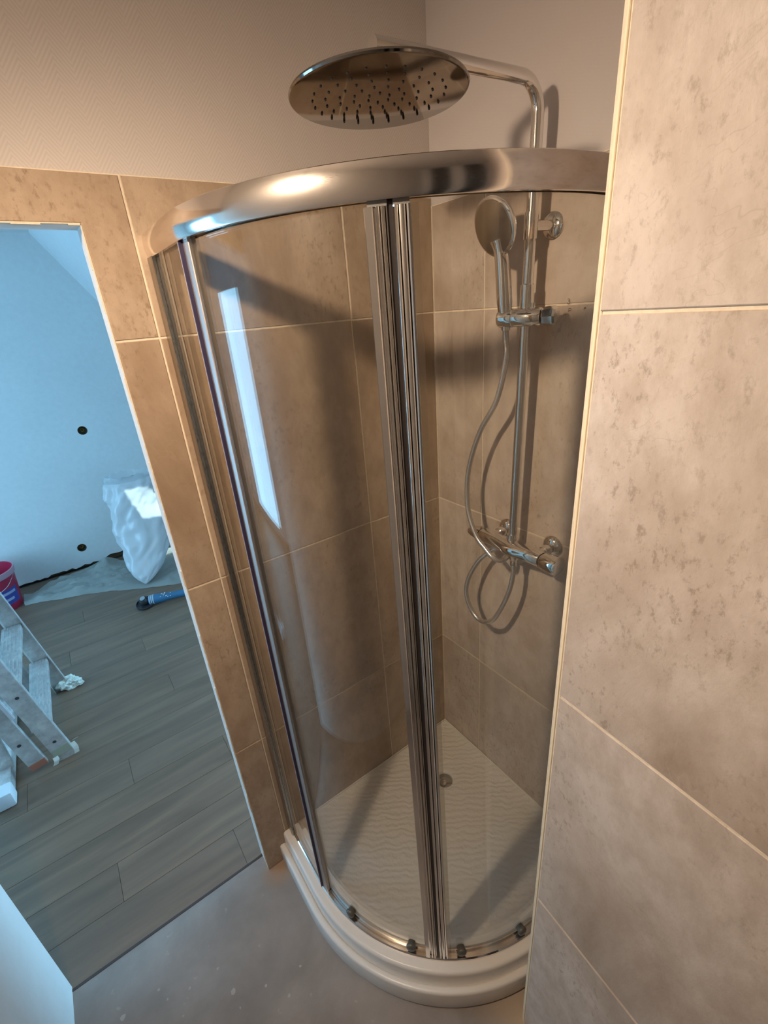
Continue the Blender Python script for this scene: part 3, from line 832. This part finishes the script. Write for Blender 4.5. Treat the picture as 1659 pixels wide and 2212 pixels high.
bar('mixer_body', [bar_section(y, zc - .0, rx, rz, .072 + ox) for y, rx, rz, ox in ((.272, .020, .017, 0), (.276, .0225, .0185, 0), (.330, .0235, .0185, .001), (.365, .027, .0185, .004), (.385, .030, .0185, .006), (.410, .028, .0190, .004), (.440, .0245, .0195, .001), (.482, .0235, .0200, 0), (.485, .022, .0185, 0))], CHROME, mx)
bar('flow_handle', [bar_section(y, zc - .001, rx, rz) for y, rx, rz in ((.270, .0205, .0180), (.262, .0220, .0190), (.238, .0195, .0150), (.228, .0170, .0120), (.225, .0120, .0080))], CHROME, mx)
hk = bar('temperature_handle', [bar_section(y, zc - .001, rx, rz) for y, rx, rz in ((.487, .0215, .0190), (.491, .0240, .0210), (.515, .0245, .0215), (.532, .0260, .0235), (.537, .0250, .0225), (.538, .0200, .018))], CHROME, mx)
for yy, zz_ in ((.310, 1.190), (.468, 1.190)):
    bm = nb(); lathe(bm, [(0, 0), (0, .0290), (.004, .0300), (.010, .0270), (.016, .0200), (.018, .0140), (.020, 0)], (0, yy, zz_), (1, 0, 0), 36)
    ro = obj('wall_rosette', bm, CHROME, mx, True)
    bm = nb(); lathe(bm, [(.010, 0), (.010, .0135), (.026, .0135), (.027, .0155), (.044, .0155), (.046, .0135), (.060, .0135), (.060, 0)], (0, yy, zz_ - .003), (1, 0, -.05), 6 if False else 24)
    obj('inlet_union', bm, CHROME, mx, True)
bm = nb(); lathe(bm, [(0, 0), (0, .0150), (.012, .0150), (.016, .0135), (.024, .0130), (.024, 0)], (RXX + .004, .3765, zc + .010), (0, 0, 1), 28); obj('riser_nut', bm, CHROME, mx, True)
bm = nb(); lathe(bm, [(0, 0), (0, .0200), (.008, .0180), (.020, .0120), (.022, .0105), (.036, .0100), (.040, .0085), (.040, 0)], (.078, .397, zc - .014), (0, 0, -1), 28); obj('hose_outlet', bm, CHROME, mx, True)

# hose: from the handset down across the mixer, behind it, round one loop and up to the outlet
hosep = [grip0 + Vector((0, 0, -.012)), grip0 + Vector((.0, .001, -.035)), (.096, .362, 1.690), (.094, .335, 1.590), (.093, .281, 1.514 - .01), (.093, .247, 1.42), (.096, .234, 1.345), (.106, .247, 1.262), (.114, .286, 1.195), (.114, .325, 1.164), (.113, .350, 1.148), (.100, .3665, 1.138), (.072, .3665, 1.136), (.046, .356, 1.142), (.040, .332, 1.146), (.048, .300, 1.130), (.070, .258, 1.080), (.085, .229, 1.010), (.091, .224, .950), (.093, .250, .900), (.093, .290, .880), (.092, .335, .905), (.090, .367, .965), (.085, .392, 1.040), (.079, .399, 1.100), (.078, .397, 1.128)]
bm = nb(); tube(bm, catmull(hosep, 9), .0072, 16)
def hose_mat():
    m, t, b = new_mat('smooth_silver_hose'); b.inputs['Base Color'].default_value = (.62, .59, .57, 1); b.inputs['Metallic'].default_value = .75; b.inputs['Roughness'].default_value = .24
    return m
tag(obj('shower_hose', bm, hose_mat(), None, True), 'silver shower hose looping once below the bar mixer', 'hose')

# pencil marks beside the slider on the tile
def strokes(bm, lines, y0, z0, sc, x=.0022):
    for ln in lines:
        pts = [(x, y0 + a * sc, z0 + b_ * sc) for a, b_ in ln]
        tube(bm, catmull(pts, 4) if len(pts) > 2 else pts, .00055, 5)
bm = nb()
strokes(bm, [[(0, 1), (.35, 1.0), (.5, .8), (.2, .62)], [(.2, .62), (.55, .5), (.45, .15), (.1, .1), (-.05, .3)]], .4520, 1.800, .011, .0006)
strokes(bm, [[(.1, .9), (.1, .1)], [(.1, .85), (.6, .8), (.62, .4), (.1, .4)]], .4560, 1.783, .010, .0006)
strokes(bm, [[(0, 0), (.3, .5), (.6, .1)], [(.3, .5), (.3, 0)]], .494, 1.788, .009, .0006)
pmk = obj('pencil_marks', bm, simple('pencil', (.10, .06, .04), .8), wr, kind='stuff')

# ------------------------------------------------------------------ things in the far room
# bucket
bx, by = 1.745, -2.915
bk = thing('bucket', 'red plaster bucket with a blue label by the far wall', 'bucket', (0, 0, 0))
RED = simple('red_plastic', (.50, .025, .075), .35)
bm = nb(); lathe(bm, [(.001, 0), (.001, .132), (.02, .136), (.255, .156), (.262, .163), (.290, .166), (.300, .168), (.304, .166), (.304, .160), (.260, .153), (.02, .130), (.010, 0)], (bx, by, 0), (0, 0, 1), 48)
obj('bucket_body', bm, RED, bk, True)
bm = nb(); lathe(bm, [(.258, .1595), (.262, .1640), (.268, .1655), (.286, .1672), (.296, .1690), (.303, .1690), (.305, .1660), (.303, .1590)], (bx, by, 0), (0, 0, 1), 48, False)
obj('rim', bm, simple('dusty_rim', (.60, .36, .42), .6), bk, True)
bm = nb()
for z0_, z1_, off, a0, a1, kk in ((.035, .185, .0008, 12, 60, 0),):
    pass
def wrap(bm, a0, a1, z0, z1, off):
    n = 12; P = []
    for z in (z0, z1):
        r = .136 + (z - .02) * .085 + off; P.append([bm.verts.new((bx + r * math.cos(math.radians(a0 + (a1 - a0) * i / n)), by + r * math.sin(math.radians(a0 + (a1 - a0) * i / n)), z)) for i in range(n + 1)])
    for i in range(n): bm.faces.new((P[0][i], P[0][i + 1], P[1][i + 1], P[1][i]))
wrap(bm, 95, 158, .055, .175, .001); wrap(bm, 60, 95, .030, .255, .001)
BLUE = simple('blue_label', (.06, .08, .38), .45); obj('label', bm, BLUE, bk)
bm = nb(); wrap(bm, 100, 150, .135, .155, .002); wrap(bm, 112, 140, .085, .105, .002); obj('label_print', bm, simple('pale_print', (.45, .5, .72), .5), bk)
bm = nb(); tube(bm, catmull([(bx + .166, by - .01, .27), (bx + .13, by + .11, .20), (bx + .02, by + .172, .17), (bx - .10, by + .13, .20), (bx - .166, by, .27)], 8), .0022, 8); obj('handle', bm, ALU_LADDER, bk, True)

# plastic sheet, crumpled along the wall
def interp(x, P):
    for (a, b_), (c, d_) in zip(P, P[1:]):
        if (a - x) * (c - x) <= 0: return b_ + (d_ - b_) * ((x - a) / (c - a) if c != a else 0)
    return P[0][1] if abs(x - P[0][0]) < abs(x - P[-1][0]) else P[-1][1]
front = [(1.95, -2.95), (1.684, -2.831), (1.528, -2.799), (1.353, -2.721), (1.20, -2.66), (1.057, -2.577), (.851, -2.44), (.625, -2.319), (.2, -2.15)]
back = [(1.95, -3.00), (1.70, -3.00), (1.55, -2.98), (1.45, -3.05), (1.36, -3.11), (1.2, -3.12), (1.02, -3.12), (.95, -3.10), (.88, -3.02), (.80, -3.00), (.5, -3.0), (.2, -3.0)]
bm = nb(); NX, NY = 110, 30; gv = []
for i in range(NX + 1):
    x = 1.60 - 1.37 * i / NX; r = []
    yf, yb_ = interp(x, front), interp(x, back)
    yf += .018 * noise.noise(Vector((x * 9, 1, 0))) + .008 * noise.noise(Vector((x * 31, 1, 0)))
    yb_ += .03 * noise.noise(Vector((x * 7, 5, 0)))
    for j in range(NY + 1):
        t = j / NY; yy = yf + (yb_ - yf) * t
        wv = Vector((x * 3.2 + yy * 2.0, yy * 7.5 - x * 1.4, 0))
        h = .034 * abs(noise.noise(wv)) ** .8 + .050 * max(0, noise.noise(wv * 1.9 + Vector((3, 0, 0)))) + .022 * abs(noise.noise(wv * 4.2))
        h *= 1 - .92 * math.exp(-(((x - .79) / .17) ** 2 + ((yy + 2.62) / .20) ** 2) ** 2)
        h *= min(1, t * 6) * min(1, (1 - t) * 5 + .35)
        h += .06 * math.exp(-((x - 1.02) / .07) ** 2) * max(0, t - .45) * 1.6
        r.append(bm.verts.new((x + .006 * noise.noise(wv * 3), yy, .004 + h)))
    gv.append(r)
for i in range(NX):
    for j in range(NY): bm.faces.new((gv[i][j], gv[i + 1][j], gv[i + 1][j + 1], gv[i][j + 1]))
def plastic_mat(name, col, alpha, tl=.35):
    m = bpy.data.materials.new(name); m.use_nodes = True; t = m.node_tree; t.nodes.clear()
    out = N(t, 'ShaderNodeOutputMaterial'); d = N(t, 'ShaderNodeBsdfDiffuse'); d.inputs[0].default_value = (*col, 1)
    tlc = N(t, 'ShaderNodeBsdfTranslucent'); tlc.inputs[0].default_value = (*col, 1)
    gl = N(t, 'ShaderNodeBsdfGlossy'); gl.inputs['Roughness'].default_value = .3; tr = N(t, 'ShaderNodeBsdfTransparent')
    m1 = N(t, 'ShaderNodeMixShader'); m1.inputs[0].default_value = tl; L(t, d.outputs[0], m1.inputs[1]); L(t, tlc.outputs[0], m1.inputs[2])
    m2 = N(t, 'ShaderNodeMixShader'); m2.inputs[0].default_value = .06; L(t, m1.outputs[0], m2.inputs[1]); L(t, gl.outputs[0], m2.inputs[2])
    m3 = N(t, 'ShaderNodeMixShader'); m3.inputs[0].default_value = alpha; L(t, tr.outputs[0], m3.inputs[1]); L(t, m2.outputs[0], m3.inputs[2])
    L(t, m3.outputs[0], out.inputs[0]); return m
sh = obj('plastic_sheet', bm, plastic_mat('milky_sheet', (.66, .70, .66), .62), None, True)
tag(sh, 'milky crumpled plastic sheet lying along the foot of the far wall', 'plastic sheet')

# sack
bag = thing('rubble_sack', 'tall crumpled white plastic sack against the far wall', 'sack', (0, 0, 0))
levels = [(.012, .815, -2.500, .018, .016), (.05, .800, -2.540, .075, .060), (.11, .770, -2.600, .130, .105), (.20, .735, -2.660, .165, .125), (.30, .715, -2.700, .185, .130), (.42, .712, -2.730, .190, .125), (.52, .712, -2.745, .182, .118), (.58, .705, -2.755, .176, .108), (.66, .700, -2.765, .180, .105), (.73, .695, -2.775, .175, .095), (.765, .690, -2.780, .160, .080)]
def sack_rings(levels, ns=72, nz=44, amp=.025):
    out = []; P = [Vector((a[0], a[1], a[2])) for a in levels]
    Q = catmull([(a[0], a[1], a[2]) for a in levels], 5); W = catmull([(a[3], a[4], 0) for a in levels], 5)
    for c, w_ in zip(Q, W):
        r = []
        for k in range(ns):
            a = 2 * math.pi * k / ns
            n0 = noise.noise(Vector((math.cos(a) * 1.6, math.sin(a) * 1.6, c.x * 6)))
            n1 = noise.noise(Vector((math.cos(a) * 2.3 + 4, math.sin(a) * 2.3, c.x * 17 + math.cos(a) * 3)))
            n2 = abs(noise.noise(Vector((math.cos(a) * 4 + 9, math.sin(a) * 4, c.x * 26))))
            f = 1 + (n0 * 1.3 + n1 * .9 - n2 * .5) * amp / max(.05, w_.x) * min(1, w_.x / .1)
            r.append((c.y + w_.x * f * math.cos(a), c.z + w_.y * f * math.sin(a), c.x + n1 * .006 * min(1, w_.x / .1)))
        out.append(r)
    return out
def ringmesh(bm, rings, cap0=True, cap1=False):
    V = [[bm.verts.new(p) for p in r] for r in rings]; n = len(V[0])
    for a, b_ in zip(V, V[1:]):
        for k in range(n): bm.faces.new((a[k], a[(k + 1) % n], b_[(k + 1) % n], b_[k]))
    if cap0: bm.faces.new(V[0][::-1])
    if cap1: bm.faces.new(V[-1])
bm = nb(); rg = sack_rings(levels); ringmesh(bm, rg, True, True)
obj('sack_body', bm, plastic_mat('white_sack', (.80, .82, .84), .95, .25), bag, True, angle=80)
top = []
for q in range(5):
    s = 1 - .0 * q; zz = .012 * q
    top.append([(x + (x - .69) * (.03 * q - .012 * q * q), y + (y + 2.78) * .05 * q, z + zz + .006 * q * noise.noise(Vector((x * 20, y * 20, q)))) for x, y, z in rg[-1]])
bm = nb(); ringmesh(bm, top, False, False)
obj('open_mouth', bm, plastic_mat('thin_clear_film', (.75, .80, .84), .42, .4), bag, True, angle=80)

# angle grinder
gr = thing('angle_grinder', 'blue angle grinder with black head lying on the laminate floor', 'power tool', (0, 0, 0))
GB = simple('dusty_blue_tool', (.035, .16, .30), .5); GK = simple('black_tool_head', (.03, .03, .035), .4)
g0, g1 = Vector((.855, -2.165, .040)), Vector((.560, -2.075, .036)); gd = (g1 - g0).normalized()
bm = nb(); lathe(bm, [(0, 0), (0, .026), (.004, .031), (.05, .033), (.09, .031), (.12, .026), (.24, .025), (.30, .029), (.308, .024), (.308, 0)], g0, gd, 28); obj('motor_body', bm, GB, gr, True)
bm = nb(); hcx = g0 - gd * .030 + Vector((0, 0, .004)); lathe(bm, [(-.020, 0), (-.020, .026), (-.006, .034), (.014, .032), (.026, .022), (.030, 0)], hcx, (.25, .35, 1), 28); obj('gear_head', bm, GK, gr, True)
bm = nb(); lathe(bm, [(0, 0.010), (.001, .060), (.006, .062), (.016, .061), (.017, .058), (.006, .057), (.004, .010)], hcx + Vector((-.004, .0, -.030)), (.12, .22, 1), 36, False); obj('disc_guard', bm, GK, gr, True)
bm = nb(); lathe(bm, [(0, 0), (0, .018), (.003, .016), (.004, 0)], hcx + Vector((.006, .010, .028)), (.25, .35, 1), 20); obj('spindle_cap', bm, simple('grey_cap', (.32, .36, .38), .5), gr, True)
bm = nb()
for k, (a, r) in enumerate(((.006, .0335), (.018, .0340), (.03, .0345))):
    lathe(bm, [(a, r - .002), (a, r), (a + .007, r), (a + .007, r - .002)], g0, gd, 24, False)
obj('dusty_collar', bm, simple('plaster_dust_blue', (.42, .52, .60), .9), gr, True)
bm = nb()
for k in range(14):
    a = random.uniform(.08, .16); th = random.uniform(.3, 1.9); u_, v_ = frame_of(gd); rr_ = .0335
    c = g0 + gd * a + (Vector((0, 0, 1)) * math.sin(th) + Vector((.3, .95, 0)) * math.cos(th)) * (rr_ - .002)
    bmesh.ops.create_icosphere(bm, subdivisions=1, radius=random.uniform(.003, .007), matrix=Matrix.Translation(c) @ Matrix.Diagonal((1, 1, .5, 1)))
obj('plaster_crumbs', bm, simple('plaster_white', (.62, .66, .68), .9), gr, kind='stuff')

# aluminium ladder
ld = thing('step_ladder', 'dusty aluminium step ladder with wrapped feet, cut by the left edge', 'ladder', (0, 0, 0))
def rail_at(y, x0): return lambda z: Vector((x0 + .152 * z, y, z))
dirL = Vector((.152, 0, 1)).normalized()
dpt = Vector((1, 0, -.152)).normalized()      # depth of the channel
def channel(bm, a, b_, outy, depth=.072, fl=.022, th=.003):
    """C channel: web facing outy, flanges inward"""
    a, b_ = Vector(a), Vector(b_)
    obox(bm, a + dpt * depth / 2, b_ + dpt * depth / 2, (0, 1, 0), th, depth)
    for q in (0, depth):
        s = -outy
        obox(bm, a + dpt * q + Vector((0, s * fl / 2, 0)), b_ + dpt * q + Vector((0, s * fl / 2, 0)), (0, 1, 0), fl, th)
zt_ = 1.55
YN, YF_ = -1.055, -1.60
n0 = Vector((1.395, YN, .004)); n1 = n0 + dirL * zt_; f0 = Vector((1.382, YF_, .004)); f1 = f0 + dirL * zt_
bm = nb(); channel(bm, n0, n1, 1); rn = obj('rail', bm, ALU_LADDER, ld)
bm = nb(); channel(bm, f0, f1, -1); obj('rail', bm, ALU_LADDER, ld)
for k in range(5):
    z = .235 + .245 * k; xa = 1.388 + .152 * z
    bm = nb(); box(bm, xa + .002, xa + .083, YF_ + .004, YN - .004, z - .028, z, .002)
    st = obj('step', bm, ALU_LADDER, ld)
    bm = nb()
    for q in range(5): box(bm, xa + .010 + .015 * q, xa + .015 + .015 * q, YF_ + .006, YN - .006, z, z + .0015)
    obj('step_ribs', bm, ALU_LADDER, st)
# sliding inner section beside the near rail
i0 = Vector((1.500, YN + .012, .035)); 
bm = nb(); channel(bm, i0, i0 + dirL * 1.3, 1, .062); obj('inner_rail', bm, ALU_LADDER, ld)
bm = nb(); channel(bm, Vector((1.500, YF_ - .01, .035)), Vector((1.500, YF_ - .01, .035)) + dirL * 1.3, -1, .062); obj('inner_rail', bm, ALU_LADDER, ld)
bm = nb(); obox(bm, i0 + dpt * .03 + dirL * .0, i0 + dpt * .03 + dirL * .035, (0, 1, 0), .010, .064); obj('paint_splash', bm, simple('rust_orange_paint', (.42, .16, .10), .7), ld)
# rivets and holes on the near rail
HOLE = simple('hole_dark', (.05, .05, .055), .7)
for c, zz_ in ((n0, .12), (n0, .42), (n0, .66), (i0, .16), (i0, .40)):
    p = c + dirL * zz_ + dpt * .036 + Vector((0, .0016, 0))
    bm = nb(); lathe(bm, [(0, 0), (0, .0075), (.0008, .0078), (.0010, .0070), (.0010, 0)], p, (0, 1, 0), 14); obj('rivet_hole', bm, HOLE, ld, True)
# sliding latch bar
bm = nb(); obox(bm, i0 + dirL * .30 + dpt * -.012 + Vector((0, .006, 0)), i0 + dirL * .55 + dpt * -.012 + Vector((0, .006, 0)), (0, 1, 0), .012, .018, .003); obj('latch_bar', bm, simple('pale_aluminium', (.78, .80, .84), .3, .3), ld)
# stabiliser foot bar with white end cap, lying on the floor
bm = nb(); box(bm, 1.628, 1.706, -1.78, -.985, .012, .070, .004); obj('stabiliser_bar', bm, ALU_LADDER, ld)
bm = nb(); box(bm, 1.622, 1.714, -.990, -.915, .002, .080, .014); obj('end_cap', bm, simple('white_rubber', (.80, .84, .88), .5), ld, True)
for yy in (-1.10, -1.62):
    bm = nb(); obox(bm, (1.65, yy, .06), (1.632, yy, 1.50), (0, 1, 0), .025, .060); obj('rear_leg', bm, ALU_LADDER, ld)
bm = nb(); box(bm, 1.600, 1.680, YF_ - .02, YN + .02, 1.50, 1.53, .004); obj('top_cap', bm, ALU_LADDER, ld)
# crumpled masking paper on the feet
PAP = simple('masking_paper', (.74, .76, .68), .85)
def crumple(name, c, r, seed, parent, sc=(1, 1, 1), mat=PAP):
    bm = nb(); bmesh.ops.create_icosphere(bm, subdivisions=4, radius=1)
    for v in bm.verts:
        p = v.co.copy(); q = p * 2.2 + Vector((seed, 0, 0))
        f = 1 + .55 * noise.noise(q) + .35 * abs(noise.noise(q * 2.3)) - .3 * abs(noise.noise(q * 4.1))
        v.co = Vector((p.x * sc[0], p.y * sc[1], p.z * sc[2])) * r * f + Vector(c)
        v.co.z = max(v.co.z, .002)
    return obj(name, bm, mat, parent)
crumple('foot_wrap', (1.385, YF_ + .004, .030), .040, 3.1, ld, (1.25, 1.0, .85))
crumple('foot_wrap', (1.345, YF_ + .020, .014), .018, 8.7, ld, (1.3, .9, .7))
bm = nb(); q = n0 + dirL * .045
obox(bm, q + dpt * .036 - dirL * .010, q + dpt * .036 + dirL * .035, (0, 1, 0), .0065, .070, .001); obj('tape_band', bm, simple('khaki_tape', (.42, .43, .33), .7), ld)
for a, b_, s in (((1.392, YN + .006, .075), (1.388, YN + .022, .020), .020), ((1.470, YN + .010, .040), (1.478, YN + .018, .004), .022), ((1.384, YN + .004, .085), (1.366, YN + .020, .100), .012)):
    bm = nb(); P = catmull([a, Vector(a).lerp(Vector(b_), .5) + Vector((-.006, .006, .004)), b_], 5)
    vs = [[bm.verts.new(p + Vector((0, 0, 0)) + dpt * (s / 2 * sg) + Vector((0, .002 * noise.noise(p * 60), 0))) for p in P] for sg in (-1, 1)]
    vs2 = [[bm.verts.new(v.co + Vector((0, -.0008, 0))) for v in r] for r in vs]
    for A, B in ((vs[0], vs[1]), (vs2[1], vs2[0]), (vs[1], vs2[1]), (vs2[0], vs[0])):
        for k in range(len(P) - 1): bm.faces.new((A[k], A[k + 1], B[k + 1], B[k]))
    bm.faces.new((vs[0][0], vs2[0][0], vs2[1][0], vs[1][0])); bm.faces.new((vs[0][-1], vs[1][-1], vs2[1][-1], vs2[0][-1]))
    obj('torn_tape', bm, PAP, ld)
